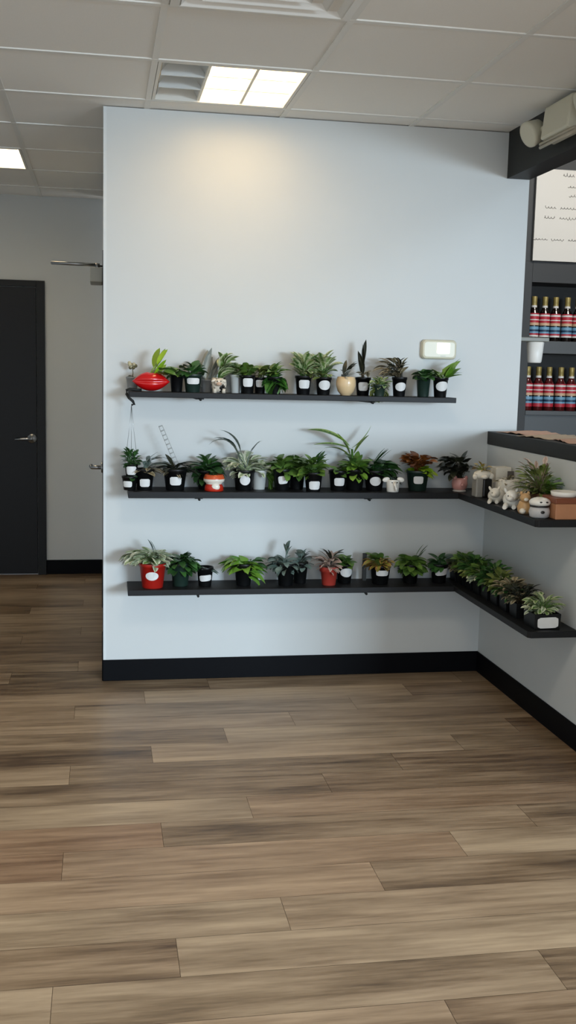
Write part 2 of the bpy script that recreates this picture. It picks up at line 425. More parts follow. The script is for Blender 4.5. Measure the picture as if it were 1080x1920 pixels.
# ------------------------------------------------------------------ plants
def add_leaf(bm, L, cl, base, d, Lh, Wd, droop, shape, tone, rnd, seg=6, fold=.18):
    d = d.normalized(); p = Vector(base)
    upv = Vector((0, 0, 1))
    s = d.cross(upv)
    if s.length < .05: s = Vector((rnd.uniform(-1, 1), rnd.uniform(-1, 1), 0))
    s.normalize()
    s = (Matrix.Rotation(rnd.uniform(-.5, .5), 3, d) @ s)
    rows = []
    for i in range(seg + 1):
        t = i / seg
        if shape == 'heart': w = (max(0, 1 - t) ** .75) * (min(1, t * 6 + .35)) * 1.05
        elif shape == 'lance': w = math.sin(PI * min(1, t * .93 + .07)) ** .8
        elif shape == 'strap': w = min(1, .45 + 1.6 * t) * (1 if t < .6 else max(0, 1 - ((t - .6) / .4) ** 1.8))
        elif shape == 'needle': w = (1 - t) ** .5
        elif shape == 'fat': w = math.sin(PI * min(1, t * .9 + .1)) ** .55
        else: w = math.sin(PI * min(1, t * .96 + .04)) ** .65
        w *= Wd / 2
        nrm = s.cross(d).normalized()
        if nrm.z < 0: nrm = -nrm
        a = bm.verts.new(p - s * w + nrm * fold * w); m_ = bm.verts.new(p); c = bm.verts.new(p + s * w + nrm * fold * w)
        rows.append((a, m_, c, t))
        rot = Matrix.Rotation(-droop / seg, 3, s)
        nd = rot @ d
        if (nd.z > d.z) == (droop > 0): nd = Matrix.Rotation(droop / seg, 3, s) @ d
        d = nd; p = p + d * (Lh / seg)
    for r0, r1 in zip(rows, rows[1:]):
        for i, j in ((0, 1), (1, 2)):
            f = bm.faces.new((r0[i], r0[j], r1[j], r1[i])); f.smooth = True
            for l in f.loops:
                vv = l.vert; e = 0 if vv in (r0[1], r1[1]) else 1
                l[cl] = (tone, e, r0[3], 1)

def foliage_bm(rnd, root, boxm, n, ll, lw, shape, droop, dz=.0, flat=.55, yd=.07, stem=.0013, root_r=.012, rp=0):
    """leaves spread through an ellipsoid box (x0,x1,z0,z1 in local metres), each on its own petiole rising from the soil"""
    bm = bmesh.new(); cl = bm.loops.layers.float_color.new('leafdata')
    x0, x1, z0, z1 = boxm; cx, cz = (x0 + x1) / 2, (z0 + z1) / 2; hx, hz = (x1 - x0) / 2, (z1 - z0) / 2
    for i in range(int(n * 1.35)):
        for _ in range(20):
            a, c, e = rnd.uniform(-1, 1), rnd.uniform(-1, 1), rnd.uniform(-1, 1)
            if a * a + c * c + .6 * e * e < 1: break
        q = (a * a + c * c) ** .5; g_ = (q ** .6 / q if q > .05 else 1) * 1.06
        P = Vector((cx + a * g_ * max(hx - ll * .30, hx * .4), e * yd, cz + c * g_ * max(hz - ll * .2, hz * .5)))
        if rp and abs(P.x) < rp and P.z < root.z + .004: P.z = root.z + .004 + rnd.random() * .018
        r0 = Vector((root.x + rnd.uniform(-1, 1) * root_r, root.y + rnd.uniform(-1, 1) * root_r, root.z))
        d = P - r0; d.z = d.z * flat + dz * .05
        if d.length < .004: d = Vector((rnd.uniform(-1, 1), -1, .4))
        if abs(d.x) < .01: d.x += rnd.uniform(-.02, .02)
        d.normalize()
        L_ = ll * rnd.uniform(.75, 1.15)
        b0 = P - d * L_ * .5
        if b0.y > .07: b0.y = .07
        tone = rnd.random()
        if stem:
            nf = len(bm.faces)
            midp = (r0 + b0) / 2 + Vector((0, 0, .25 * (b0 - r0).length))
            tube(bm, [r0, midp * .6 + (r0 + b0) * .2, b0], stem, 4)
            bm.faces.ensure_lookup_table()
            for f in bm.faces[nf:]:
                for l in f.loops: l[cl] = (.35, 0, 0, 1)
        add_leaf(bm, None, cl, b0, d, L_, lw * rnd.uniform(.8, 1.15), droop * rnd.uniform(.6, 1.3), shape, tone, rnd)
    return bm

def pot_bm(kind, w, h):
    bm = bmesh.new(); r = w / 2
    if kind == 'nursery':     # plastic grower pot with a rolled rim and a step under it
        p = [(0, 0), (r * .72, 0), (r * .74, .002), (r * .93, h * .86), (r * .99, h * .87), (r, h * .99), (r * .985, h), (r * .93, h), (r * .90, h * .8), (0, h * .8)]
    elif kind == 'clay':
        p = [(0, 0), (r * .68, 0), (r * .70, .002), (r * .88, h * .74), (r, h * .75), (r, h * .985), (r * .98, h), (r * .9, h), (r * .86, h * .82), (0, h * .82)]
    elif kind == 'bowl':
        p = [(0, 0), (r * .45, 0), (r * .5, .003), (r * .8, h * .22), (r * .98, h * .55), (r * .97, h * .8), (r * .86, h * .98), (r * .82, h), (r * .78, h * .97), (r * .8, h * .8), (0, h * .8)]
    else:
        p = [(0, 0), (r * .9, 0), (r * .93, .002), (r * .97, h * .97), (r * .95, h), (r * .9, h), (r * .88, h * .84), (0, h * .84)]
    if kind == 'square':
        lathe(bm, p, 4)
        bmesh.ops.rotate(bm, verts=bm.verts, cent=(0, 0, 0), matrix=Matrix.Rotation(PI / 4, 3, 'Z'))
        bmesh.ops.scale(bm, verts=bm.verts, vec=(1.3, 1.3, 1))
        for f in bm.faces: f.smooth = False
    else: lathe(bm, p, 28)
    return bm

soil_m = mat('potting_soil', '#1d1510', .95, bump=.8, bscale=300, noise=.4, nscale=250)
label_m = mat('white_price_label', '#dcdcda', .55, noise=.05, nscale=60)
def label_bm(rw, rz, lw, lh, rd, ang, tilt, square):
    """sticker following the pot wall: rw radius there, lw x lh size"""
    bm = bmesh.new(); n = 20
    pts = []
    for k in range(n):
        a = 2 * PI * k / n
        if rd: x, z = math.cos(a) * lw / 2, math.sin(a) * lh / 2
        else:
            c, s = math.cos(a), math.sin(a); q = max(abs(c), abs(s)) ** .9; x, z = c / q * lw / 2, s / q * lh / 2
        x, z = x * math.cos(tilt) - z * math.sin(tilt), x * math.sin(tilt) + z * math.cos(tilt)
        pts.append((x, z))
    def P(x, z, o):
        if square: return (x, -rw - o, rz + z)
        th = -PI / 2 + ang + x / rw
        rr = rw + o + z * .1
        return (rr * math.cos(th), rr * math.sin(th), rz + z)
    for o, s in ((.0016, 1),):
        rings = []
        for q in (0, .35, .7, 1):
            rings.append([bm.verts.new(P(x * q, z * q, o)) for x, z in (pts if q else pts[:1])])
        for k in range(n):
            j = (k + 1) % n
            bm.faces.new((rings[0][0], rings[1][k], rings[1][j]))
            bm.faces.new((rings[1][k], rings[2][k], rings[2][j], rings[1][j]))
            bm.faces.new((rings[2][k], rings[3][k], rings[3][j], rings[2][j]))
    return bm

POTC = {'black': mat('black_plastic_pot', '#0b0c0d', .42, bump=.03, bscale=80, spec=.3), 'green': mat('dark_green_pot', '#1d2f28', .4, bump=.03, bscale=80),
        'red': mat('red_pot', '#a81f16', .35), 'brick': mat('brick_red_pot', '#a5372c', .45), 'cream': mat('cream_ceramic', '#d9bd93', .28, coat=.3),
        'grey': mat('grey_ceramic', '#8f9190', .4), 'pale': mat('pale_pot', '#b9bcb9', .4)}
PAL = {'green': ('#3f6126', '#6f9140', None), 'dark': ('#1e401d', '#426f33', None), 'bright': ('#4f8425', '#88ae42', None), 'lime': ('#79a51e', '#b7cf3e', None),
       'olive': ('#55652a', '#849150', None), 'varieg': ('#3f6a2a', '#6d8f45', '#b9c39a'), 'pale': ('#7d9468', '#a9b68f', '#d5d9c2'), 'grey': ('#4a5c55', '#84968c', None),
       'brown': ('#3f3324', '#766a4c', '#a39a7f'), 'black': ('#15190f', '#363a2a', None), 'coleus': ('#6b3a1a', '#a3662e', None), 'pink': ('#6f5a50', '#b79d8e', '#cbb5a8'),
       'yellow': ('#5d6d25', '#a2a544', '#b58a50'), 'deepheart': ('#234a1a', '#43742b', None), 'smoke': ('#8a8f88', '#b0b2aa', None)}
NP = [0]
def plant(label, u, sh, potw, poth, pot, potc, stick, leaf, Y=-.105, name='potted_plant', lift=0, extra=None, group=None, xw=None, potmat=None):
    """u: where the pot stands along the shelf (photo column); stick: (kind, w, h, z, angle, tilt); leaf: list of (palette, photo box, n, leaf len, leaf wid, shape, droop, opts)"""
    NP[0] += 1; rnd = random.Random(100 + NP[0])
    v0 = {TOPZ: 740, MIDZ: 922, BOTZ: 1102}[sh]
    p = at(u, v0, Y); base = Vector((p.x if xw is None else xw, Y, sh + lift)); s = scale_at(base)
    w, h = potw * s, poth * s
    t = thing(name, label, 'potted plant', base, group)
    pm = potmat or POTC[potc]
    po = obj('pot', pot_bm(pot, w, h), pm, t) if pot else None
    if pot:
        so = bmesh.new(); lathe(so, [(w * .455, h * .815), (w * .3, h * .84), (0, h * .86)] if pot != 'square' else [(w * .40, h * .86), (0, h * .87)], 20)
        obj('soil', so, soil_m, t)
    if stick:
        kd, lw, lh, z, ang, tilt = stick
        rz = z * h
        rr = w / 2 * ({'nursery': .72 + .24 * z, 'clay': .7 + .24 * z, 'bowl': .97}.get(pot, .95) if pot != 'square' else .95 * .92)
        obj('price_label', label_bm(rr, rz, lw * s, lh * s, kd == 'rd', ang, tilt, pot == 'square'), label_m, po, label='white %s price label' % ('round' if kd == 'rd' else 'square'))
    for k, (pal, bxp, n, ll, lw, shape, droop, op) in enumerate(leaf):
        u0, v0_, u1, v1 = bxp
        a = at(u0, v1, Y) - base; c = at(u1, v0_, Y) - base
        op = dict(op); op.setdefault('rp', w * .5 if stick else 0)
        bm = foliage_bm(rnd, Vector((op.pop('rx', 0), 0, h * .8)), (a.x, c.x, a.z, c.z), n, ll * s, lw * s, shape, droop, **op)
        o = obj('foliage', bm, leaf_mat(*PAL[pal]), t)
        if len(leaf) > 1: o['label'] = {'lime': 'lime green', 'coleus': 'rusty brown', 'black': 'dark', 'grey': 'grey green', 'pale': 'pale', 'smoke': 'silvery'}.get(pal, pal) + ' leaves'
    if extra: extra(t, base, s, rnd)
    return t
def sq(w=18, h=14, z=.55, a=0, t=0): return ('sq', w * .9, h * .88, z, a, t)
def rd(w=20, h=17, z=.55, a=0, t=0): return ('rd', w * .9, h * .9, z, a, t)
O = dict

# ---- top shelf
def lips(t, base, s, rnd):
    bm = bmesh.new(); seg, rg = 48, 28; W, Hh, D = 35.5 * s, 19 * s, .042
    rows = []
    for j in range(rg + 1):
        ph = -PI / 2 + PI * j / rg; row = []
        for i in range(seg):
            th = 2 * PI * i / seg
            x, y, z = math.cos(ph) * math.cos(th), math.cos(ph) * math.sin(th), math.sin(ph)
            ax = abs(x); hz = max(.0, 1 - ax ** 2.4) ** .62 * .97 + .03
            zz = z * hz
            if z > 0: zz *= 1 - .12 * math.exp(-(x / .16) ** 2) * z
            else: zz *= .94
            cr_ = math.exp(-(zz / .09) ** 2) * (1 - ax ** 3)
            yy = y * (1 - .35 * cr_) * (1 - .25 * ax)
            row.append(bm.verts.new((x * W, yy * D, Hh * (1 + zz * .99))))
        rows.append(row)
    for a, b_ in zip(rows, rows[1:]):
        for i in range(seg): bm.faces.new((a[i], a[(i + 1) % seg], b_[(i + 1) % seg], b_[i])).smooth = True
    bmesh.ops.remove_doubles(bm, verts=bm.verts, dist=1e-5)
    obj('pot', bm, mat('glossy_red_glaze', '#c30f12', .22, coat=.5), t, label='red lip-shaped pot')
plant('red lip-shaped planter at the left of the top shelf with a lime green plant', 283, TOPZ, 71, 38, None, 'red', None,
      [('lime', (280, 650, 316, 706), 5, 40, 18, 'oval', .3, O(flat=1.6, yd=.02, stem=.0016)), ('green', (284, 682, 340, 706), 9, 26, 13, 'oval', .8, O(yd=.04))], Y=-.15, extra=lips)
def flower_stalk(t, base, s, rnd):
    bm = bmesh.new()
    for k in range(9):
        ball(bm, (rnd.uniform(-.016, .016), rnd.uniform(-.01, .01), .112 + rnd.uniform(-.012, .014)), .008, mi=k % 2, seg=8)
    tube(bm, [(0, 0, .05), (.003, 0, .08), (0, 0, .11)], .002, 5, mi=1)
    obj('flower_cluster', bm, [mat('pale_petal', '#b3ab8c', .6), mat('brown_petal', '#5c5637', .6)], t)
plant('little pale pot with a buff flower cluster behind the red lip planter', 248, TOPZ, 24, 26, 'nursery', 'grey', None,
      [('smoke', (236, 700, 258, 722), 10, 12, 6, 'oval', .6, O(yd=.02))], Y=-.06, extra=flower_stalk)
plant('black pot with dark green leaves right behind the red lip planter', 331, TOPZ, 27, 36, 'nursery', 'black', None,
      [('green', (306, 684, 346, 708), 16, 22, 12, 'oval', .8, O(yd=.05))], Y=-.09)
plant('dark green pot with a wide white label, second right of the lip planter', 361, TOPZ, 35, 34, 'nursery', 'green', sq(27, 13, .62),
      [('dark', (333, 676, 388, 708), 24, 26, 17, 'oval', .8, O(yd=.06)), ], Y=-.115)
plant('tall silvery upright leaves behind the cow planter on the top shelf', 388, TOPZ, 26, 24, 'nursery', 'grey', None,
      [('smoke', (374, 664, 412, 728), 9, 56, 20, 'lance', .2, O(flat=2.2, yd=.02, stem=0, root_r=.01))], Y=-.05)
def cow(t, base, s, rnd):
    bm = bmesh.new(); w = 15 * s
    lathe(bm, [(0, .004), (w * .62, .004), (w * .9, .02), (w, .04), (w * .92, .06), (w * .8, .068), (w * .72, .066), (w * .7, .055), (0, .055)], 24)
    obj('pot', bm, mat_patch('black_white_glaze', '#d8cdbb', '#191613', 34), t, label='cream pot with black patches')
    bm = bmesh.new(); ball(bm, (-.004, -w * .95, .047), .019, 1.05, .8, .95); ball(bm, (-.004, -w * .95 - .012, .041), .011, 1.2, .7, .8, mi=1)
    for sx in (-1, 1):
        ball(bm, (-.004 + sx * .022, -w * .9, .056), .009, 1.4, .5, .7, rot=Matrix.Rotation(sx * .4, 4, 'Y'))
        ball(bm, (-.004 + sx * .008, -w * .95 - .0155, .053), .0028, mi=2, seg=8)
    obj('animal_head', bm, [mat('cream_glaze', '#d8cdbb', .3), mat('muzzle_glaze', '#b89a83', .35), mat('black_glaze', '#151312', .3)], t)
    for sx in (-1, 1):
        for sy in (-1, 1):
            bm = bmesh.new(); tube(bm, [(sx * w * .55, sy * w * .55, 0), (sx * w * .55, sy * w * .55, .02)], .009, 10)
            obj('foot', bm, MATS['cream_glaze'], t)
def mat_patch(name, c1, c2, sc):
    if name in MATS: return MATS[name]
    m = mat(name, c1, .3); nt = m.node_tree; b = nt.nodes['Principled BSDF']
    tc = nt.nodes.new('ShaderNodeTexCoord'); n = nt.nodes.new('ShaderNodeTexNoise'); n.inputs['Scale'].default_value = sc
    r = nt.nodes.new('ShaderNodeValToRGB'); r.color_ramp.elements[0].position = .54; r.color_ramp.elements[1].position = .56
    r.color_ramp.elements[0].color = lin(c1); r.color_ramp.elements[1].color = lin(c2)
    nt.links.new(tc.outputs['Object'], n.inputs['Vector']); nt.links.new(n.outputs['Fac'], r.inputs[0]); nt.links.new(r.outputs[0], b.inputs['Base Color'])
    return m
plant('cream and black patched cow-shaped planter with green leaves on the top shelf', 410, TOPZ, 30, 24, None, 'pale', None,
      [('varieg', (404, 658, 446, 704), 16, 34, 17, 'oval', .7, O(yd=.04))], Y=-.13, extra=cow)
plant('plain pale grey pot with green leaves right of the cow planter', 441, TOPZ, 22, 34, 'nursery', 'pale', None,
      [('varieg', (420, 674, 472, 706), 22, 30, 15, 'oval', .9, O(yd=.06))], Y=-.09)
plant('black pot with round-cornered label and olive leaves left of the drooping heart-leaf plant', 463, TOPZ, 31, 34, 'nursery', 'black', sq(21, 18, .6),
      [('green', (440, 676, 486, 704), 22, 28, 14, 'oval', .8, O(yd=.06))], Y=-.12)
plant('small dark pot with a grey label half hidden by drooping heart leaves', 487, TOPZ, 24, 30, 'nursery', 'black', sq(16, 15, .62, -.2),
      [('olive', (470, 680, 512, 708), 16, 24, 12, 'oval', .8, O(yd=.05))], Y=-.085)
plant('drooping plant with big dark heart leaves hiding its pot on the top shelf', 514, TOPZ, 30, 32, 'nursery', 'black', None,
      [('deepheart', (487, 690, 543, 739), 34, 30, 26, 'heart', 1.1, O(yd=.05, flat=.9)), ('green', (488, 677, 540, 704), 18, 26, 16, 'heart', .9, O(yd=.05))], Y=-.13)
plant('black pot with a square white label under tall mottled leaves on the top shelf', 568, TOPZ, 32, 35, 'nursery', 'black', sq(23, 18, .55),
      [('varieg', (542, 656, 598, 706), 34, 30, 14, 'oval', .7, O(yd=.07))], Y=-.12)
plant('black pot with a rounded grey label left of the cream bowl planter', 606, TOPZ, 31, 33, 'nursery', 'black', rd(26, 20, .55),
      [('varieg', (582, 656, 632, 708), 34, 30, 14, 'oval', .8, O(yd=.07)), ('olive', (556, 690, 632, 712), 12, 24, 10, 'oval', .9, O(yd=.06))], Y=-.11)
plant('round cream bowl planter on the top shelf holding a few dark leaves', 648, TOPZ, 38, 35, 'bowl', 'cream', None,
      [('smoke', (634, 692, 668, 712), 10, 22, 9, 'oval', .6, O(yd=.03)), ('black', (628, 679, 672, 694), 4, 32, 9, 'lance', .7, O(yd=.01, flat=.5))], Y=-.15)
plant('black pot with an upright dark brown leaf rising behind the cream bowl planter', 680, TOPZ, 30, 34, 'nursery', 'black', sq(20, 18, .5, -.2),
      [('black', (671, 648, 692, 700), 4, 48, 13, 'lance', .3, O(flat=2.5, yd=.01)), ('brown', (664, 692, 700, 712), 8, 18, 9, 'oval', .7, O(yd=.04))], Y=-.10)
plant('trailing olive plant spilling over the front edge of the top shelf', 711, TOPZ, 24, 22, 'nursery', 'green', None,
      [('olive', (688, 706, 732, 754), 60, 12, 7, 'oval', 1.0, O(yd=.012, flat=.9)), ('varieg', (690, 704, 734, 728), 30, 13, 8, 'oval', .8, O(yd=.04))], Y=-.19)
plant('black pot with tilted label and brown-edged ruffled leaves on the top shelf', 748, TOPZ, 29, 36, 'nursery', 'black', rd(24, 18, .5, 0, .1),
      [('brown', (702, 666, 768, 706), 44, 26, 9, 'lance', .9, O(yd=.06)), ('black', (716, 667, 762, 702), 14, 26, 8, 'lance', .9, O(yd=.05))], Y=-.12)
plant('plain dark green pot beside the last plant at the right end of the top shelf', 793, TOPZ, 28, 38, 'nursery', 'green', None,
      [('dark', (776, 688, 814, 712), 20, 24, 17, 'oval', .8, O(yd=.06))], Y=-.11)
plant('last pot at the right end of the top shelf with a bright pointed leaf', 825, TOPZ, 30, 37, 'nursery', 'black', rd(28, 20, .55, 0, .12),
      [('bright', (824, 674, 862, 714), 6, 42, 32, 'heart', .5, O(flat=1.2, yd=.02)), ('green', (800, 690, 836, 710), 12, 24, 15, 'heart', .8, O(yd=.05))], Y=-.12)

# ---- hanging planter on the left end of the top shelf
hpz = at(246, 893, -.11); t = thing('hanging_planter', 'hanging plant on thin wires from the left end of the top shelf', 'hanging plant', (hpz.x, -.12, hpz.z))
s = scale_at((hpz.x, -.12, hpz.z)); ph = 24 * s
po = obj('pot', pot_bm('nursery', 26 * s, ph), POTC['black'], t)
obj('price_label', label_bm(13 * s * .86, ph * .5, 19 * s, 16 * s, False, 0, 0, False), label_m, po, label='white square price label')
bm = bmesh.new(); lathe(bm, [(11.5 * s, ph * .815), (0, ph * .86)], 16); obj('soil', bm, soil_m, t)
rnd = random.Random(77)
obj('foliage', foliage_bm(rnd, Vector((0, 0, ph * .8)), (-.052, .048, ph * .55, ph + .075), 60, .032, .016, 'oval', .7, yd=.04, rp=.033), leaf_mat(*PAL['dark']), t)
zt = TOPZ - hpz.z
bm = bmesh.new()
for a in (-.028, .028, .0): tube(bm, [(a, .012 if a == 0 else -.004, ph), (a * .3, -.002, ph + .17), (0, 0, zt - .06)], .0009, 5)
obj('wire', bm, metal, t)
bm = bmesh.new()
tube(bm, [(.0, 0, zt - .062), (.012, 0, zt - .06), (.006, 0, zt - .045), (-.012, 0, zt - .03), (-.022, 0, zt - .012), (-.022, 0, zt + .004), (-.008, 0, zt + .010), (.02, 0, zt + .006), (.045, 0, zt + .006)], .0062, 8)
obj('hook', bm, beam_paint, t)

# ---- middle shelf, along the pale wall
plant('small black pot with a white label at the left end of the middle shelf', 243, MIDZ, 30, 26, 'nursery', 'black', sq(20, 13, .45, -.4), [('dark', (232, 892, 260, 906), 8, 14, 8, 'oval', .7, O(yd=.04))], Y=-.13)
plant('black pot with a low white label and arching leaves second on the middle shelf', 271, MIDZ, 38, 40, 'nursery', 'black', sq(21, 17, .35),
      [('grey', (256, 846, 314, 878), 9, 40, 9, 'lance', .8, O(yd=.04)), ('brown', (252, 866, 310, 890), 12, 34, 11, 'lance', .8, O(yd=.05))], Y=-.12)
def ladder(t, base, s, rnd):
    bm = bmesh.new(); a = at(329, 866, base.y) - base; c = at(301, 799, base.y) - base
    d = (c - a).normalized(); sd = Vector((d.z, 0, -d.x)) * .010
    tube(bm, [a + sd - d * .05, c + sd * .8], .0012, 5); tube(bm, [a - sd - d * .05, c - sd * .8], .0012, 5)
    n = 8
    for k in range(n + 1):
        m_ = a + (c - a) * k / n; tube(bm, [m_ - sd * .95, m_ + sd * .95], .0028, 5)
    obj('trellis', bm, mat('grey_trellis', '#a4a8a7', .5), t, label='small grey ladder trellis')
plant('black pot with a grey ladder trellis and spiky dark leaves', 328, MIDZ, 46, 40, 'nursery', 'black', sq(24, 18, .45),
      [('black', (282, 852, 378, 890), 26, 46, 9, 'lance', .9, O(yd=.05)), ('brown', (300, 872, 356, 890), 12, 24, 8, 'lance', .9, O(yd=.05))], Y=-.12, extra=ladder)
plant('dark pot with broad green leaves behind the orange and white striped planter', 386, MIDZ, 40, 36, 'nursery', 'black', None,
      [('dark', (352, 852, 424, 906), 44, 30, 18, 'oval', .9, O(yd=.05))], Y=-.085)
def stripes(t, base, s, rnd):
    bm = bmesh.new(); r = 20 * s
    pr = [(0, 0), (r * .82, 0), (r * .9, .004), (r * .86, .022), (r * .72, .032), (r * .80, .038), (r * .99, .046), (r * 1.0, .056), (r * .93, .066), (r * .84, .074), (r * .76, .076), (r * .72, .07), (0, .068)]
    rings = lathe(bm, pr, 28)
    for f in bm.faces:
        z = f.calc_center_median().z
        f.material_index = 1 if .03 < z < .052 else (0 if z >= .052 else 2)
    obj('pot', bm, [mat('orange_glaze', '#c2532c', .3), mat('white_glaze', '#e0d9cd', .3), mat('vermilion_glaze', '#b92a16', .3)], t, label='orange, white and red pot')
    bm = bmesh.new(); ball(bm, (.004, -r * .72, .021), .018, 1.1, .5, .95); obj('belly_patch', bm, MATS['white_glaze'], t)
plant('round orange, white and red banded planter at the front of the middle shelf', 401, MIDZ, 40, 34, None, 'red', None,
      [('dark', (382, 876, 420, 898), 10, 20, 12, 'oval', .8, O(yd=.03))], Y=-.16, extra=stripes)
plant('black pot with round label and pale arching leaves on the middle shelf', 457, MIDZ, 42, 38, 'nursery', 'black', rd(22, 20, .5),
      [('pale', (420, 838, 502, 894), 40, 34, 15, 'oval', .9, O(yd=.06)), ('grey', (412, 796, 468, 850), 3, 64, 15, 'lance', 1.7, O(yd=.01, flat=1.4)), ('grey', (462, 830, 500, 842), 2, 34, 6, 'lance', .5, O(yd=.01))], Y=-.11)
plant('smooth pale grey pot with dangling green leaves between black middle-shelf pots', 485, MIDZ, 30, 36, 'nursery', 'pale', None,
      [('pale', (468, 858, 512, 888), 14, 24, 12, 'oval', .9, O(yd=.05)), ('green', (500, 866, 520, 920), 16, 24, 12, 'lance', .5, O(yd=.01, flat=1.2, rx=.03))], Y=-.085)
plant('black pot with a leaning white label under broad leaves, right of a pale grey pot', 528, MIDZ, 36, 40, 'nursery', 'black', sq(20, 17, .5, 0, .12),
      [('green', (500, 848, 560, 894), 40, 30, 16, 'oval', .9, O(yd=.06))], Y=-.11)
plant('plain black pot with dense green leaves behind a labelled pot on the middle shelf', 556, MIDZ, 32, 38, 'nursery', 'black', None,
      [('green', (536, 854, 592, 894), 34, 28, 16, 'oval', .9, O(yd=.06))], Y=-.075)
plant('black pot with a low white label set forward at the shelf centre under green leaves', 587, MIDZ, 36, 36, 'nursery', 'black', sq(23, 18, .33),
      [('green', (556, 850, 614, 896), 44, 28, 14, 'oval', .8, O(yd=.05)), ('dark', (584, 850, 610, 862), 3, 30, 9, 'lance', .4, O(yd=.01))], Y=-.155)
plant('black pot with a white label left of the tall long-leaved plant', 633, MIDZ, 36, 38, 'nursery', 'black', sq(22, 17, .45),
      [('green', (618, 868, 652, 896), 14, 22, 11, 'oval', .8, O(yd=.05))], Y=-.12)
def cane(t, base, s, rnd):
    bm = bmesh.new(); cl = bm.loops.layers.float_color.new('leafdata')
    tp = at(660, 842, base.y) - base
    tube(bm, [(0, 0, .05), (tp.x * .6, 0, tp.z * .55), tp], [.008, .007, .005], 8)
    for f in bm.faces:
        for l in f.loops: l[cl] = (.2, 0, 0, 1)
    for (u0, v0, u1, v1, w, dr, y) in ((655, 836, 578, 806, 19, .9, -.01), (658, 842, 590, 834, 10, .7, .01), (660, 840, 697, 798, 10, -.7, 0), (664, 850, 690, 816, 14, .5, -.02), (652, 852, 606, 838, 16, .9, -.03), (656, 852, 632, 812, 14, .4, .02)):
        a = at(u0, v0, base.y + y) - base; c = at(u1, v1, base.y + y) - base; d = c - a
        dd = Matrix.Rotation(dr * .5 * (1 if d.x < 0 else -1), 3, 'Y') @ d
        add_leaf(bm, None, cl, a, dd + Vector((0, -.01, 0)), d.length * 1.05, w * s, dr, 'lance', rnd.random(), rnd, seg=10)
    obj('cane_leaves', bm, leaf_mat('#2f5c17', '#55801f', '#9bb45c'), t, label='long arching striped leaves on a cane')
plant('tallest plant of the middle shelf, long arching leaves above yellow-green foliage', 664, MIDZ, 40, 40, 'nursery', 'black', None,
      [('bright', (640, 862, 694, 896), 34, 26, 14, 'oval', .9, O(yd=.06)), ('green', (636, 850, 696, 884), 26, 34, 12, 'lance', .8, O(yd=.05))], Y=-.105, extra=cane)
plant('black pot with a round label and deep green leaves left of the white animal planter', 701, MIDZ, 40, 38, 'nursery', 'black', rd(24, 19, .48, -.1),
      [('dark', (676, 856, 752, 896), 50, 30, 15, 'oval', .9, O(yd=.06)), ('dark', (692, 848, 730, 858), 3, 38, 8, 'lance', .3, O(yd=.01))], Y=-.11)
def elephant(t, base, s, rnd):
    wg = mat('white_glaze_gloss', '#eceae2', .3, coat=.3); bm = bmesh.new(); r = 13 * s
    lathe(bm, [(0, 0), (r * .8, 0), (r * .86, .003), (r * 1.0, .052), (r * .98, .058), (r * .86, .058), (r * .82, .048), (0, .048)], 24)
    obj('pot', bm, wg, t, label='white animal pot')
    for sx in (-1, 1):
        bm = bmesh.new(); ball(bm, (sx * 14 * s, -.008, .058), .016, 1.15, .3, .72, rot=Matrix.Rotation(sx * .25, 4, 'Y'))
        obj('ear', bm, wg, t)
    bm = bmesh.new(); tube(bm, [(0, -r * .9, .046), (0, -r * 1.3, .036), (.002, -r * 1.35, .02), (.006, -r * 1.45, .010)], [.008, .007, .006, .005], 10)
    for sx in (-1, 1): ball(bm, (sx * .012, -r * .97, .046), .0028, mi=1, seg=8)
    obj('trunk', bm, [wg, MATS['black_glaze']], t)
plant('small white ceramic elephant-like planter with wide ears on the middle shelf', 736, MIDZ, 26, 26, None, 'pale', None,
      [('black', (728, 892, 758, 904), 5, 20, 7, 'lance', .7, O(yd=.02)), ('grey', (720, 888, 750, 902), 6, 16, 7, 'oval', .7, O(yd=.02))], Y=-.175, extra=elephant)
plant('dark green pot with a white label holding rust and lime coloured leaves', 782, MIDZ, 44, 38, 'nursery', 'green', sq(20, 16, .55, -.2),
      [('coleus', (754, 844, 818, 876), 40, 24, 16, 'oval', .9, O(yd=.06)), ('lime', (764, 868, 816, 896), 34, 24, 12, 'oval', .9, O(yd=.06))], Y=-.11)
def pig(t, base, s, rnd):
    pk = mat('pink_glaze', '#c98f86', .35); bm = bmesh.new(); r = 15 * s
    lathe(bm, [(0, .004), (r * .6, .004), (r * .9, .018), (r, .036), (r * .93, .056), (r * .82, .066), (r * .74, .066), (r * .72, .056), (0, .056)], 24)
    obj('pot', bm, pk, t, label='pink round pot')
    bm = bmesh.new(); lathe(bm, [(0, 0), (.008, 0), (.0085, .009), (0, .01)], 16, M=Matrix.Translation((0, -r * .96, .036)) @ Matrix.Rotation(PI / 2, 4, 'X'))
    obj('snout', bm, pk, t)
    for sx in (-1, 1):
        bm = bmesh.new(); ball(bm, (sx * r * .7, -r * .35, .066), .009, 1, .5, 1.2); obj('ear', bm, pk, t)
    bm = bmesh.new(); lathe(bm, [(0, 0), (r * .8, 0), (r * .84, .004), (r * .7, .010), (0, .010)], 24); obj('saucer', bm, mat('pale_saucer', '#b8b0a6', .4), t)
plant('round pink planter with blackish leaves at the corner of the middle shelf', 861, MIDZ, 30, 30, None, 'pale', None,
      [('black', (820, 846, 884, 892), 46, 28, 14, 'oval', 1.0, O(yd=.06))], Y=-.15, extra=pig)

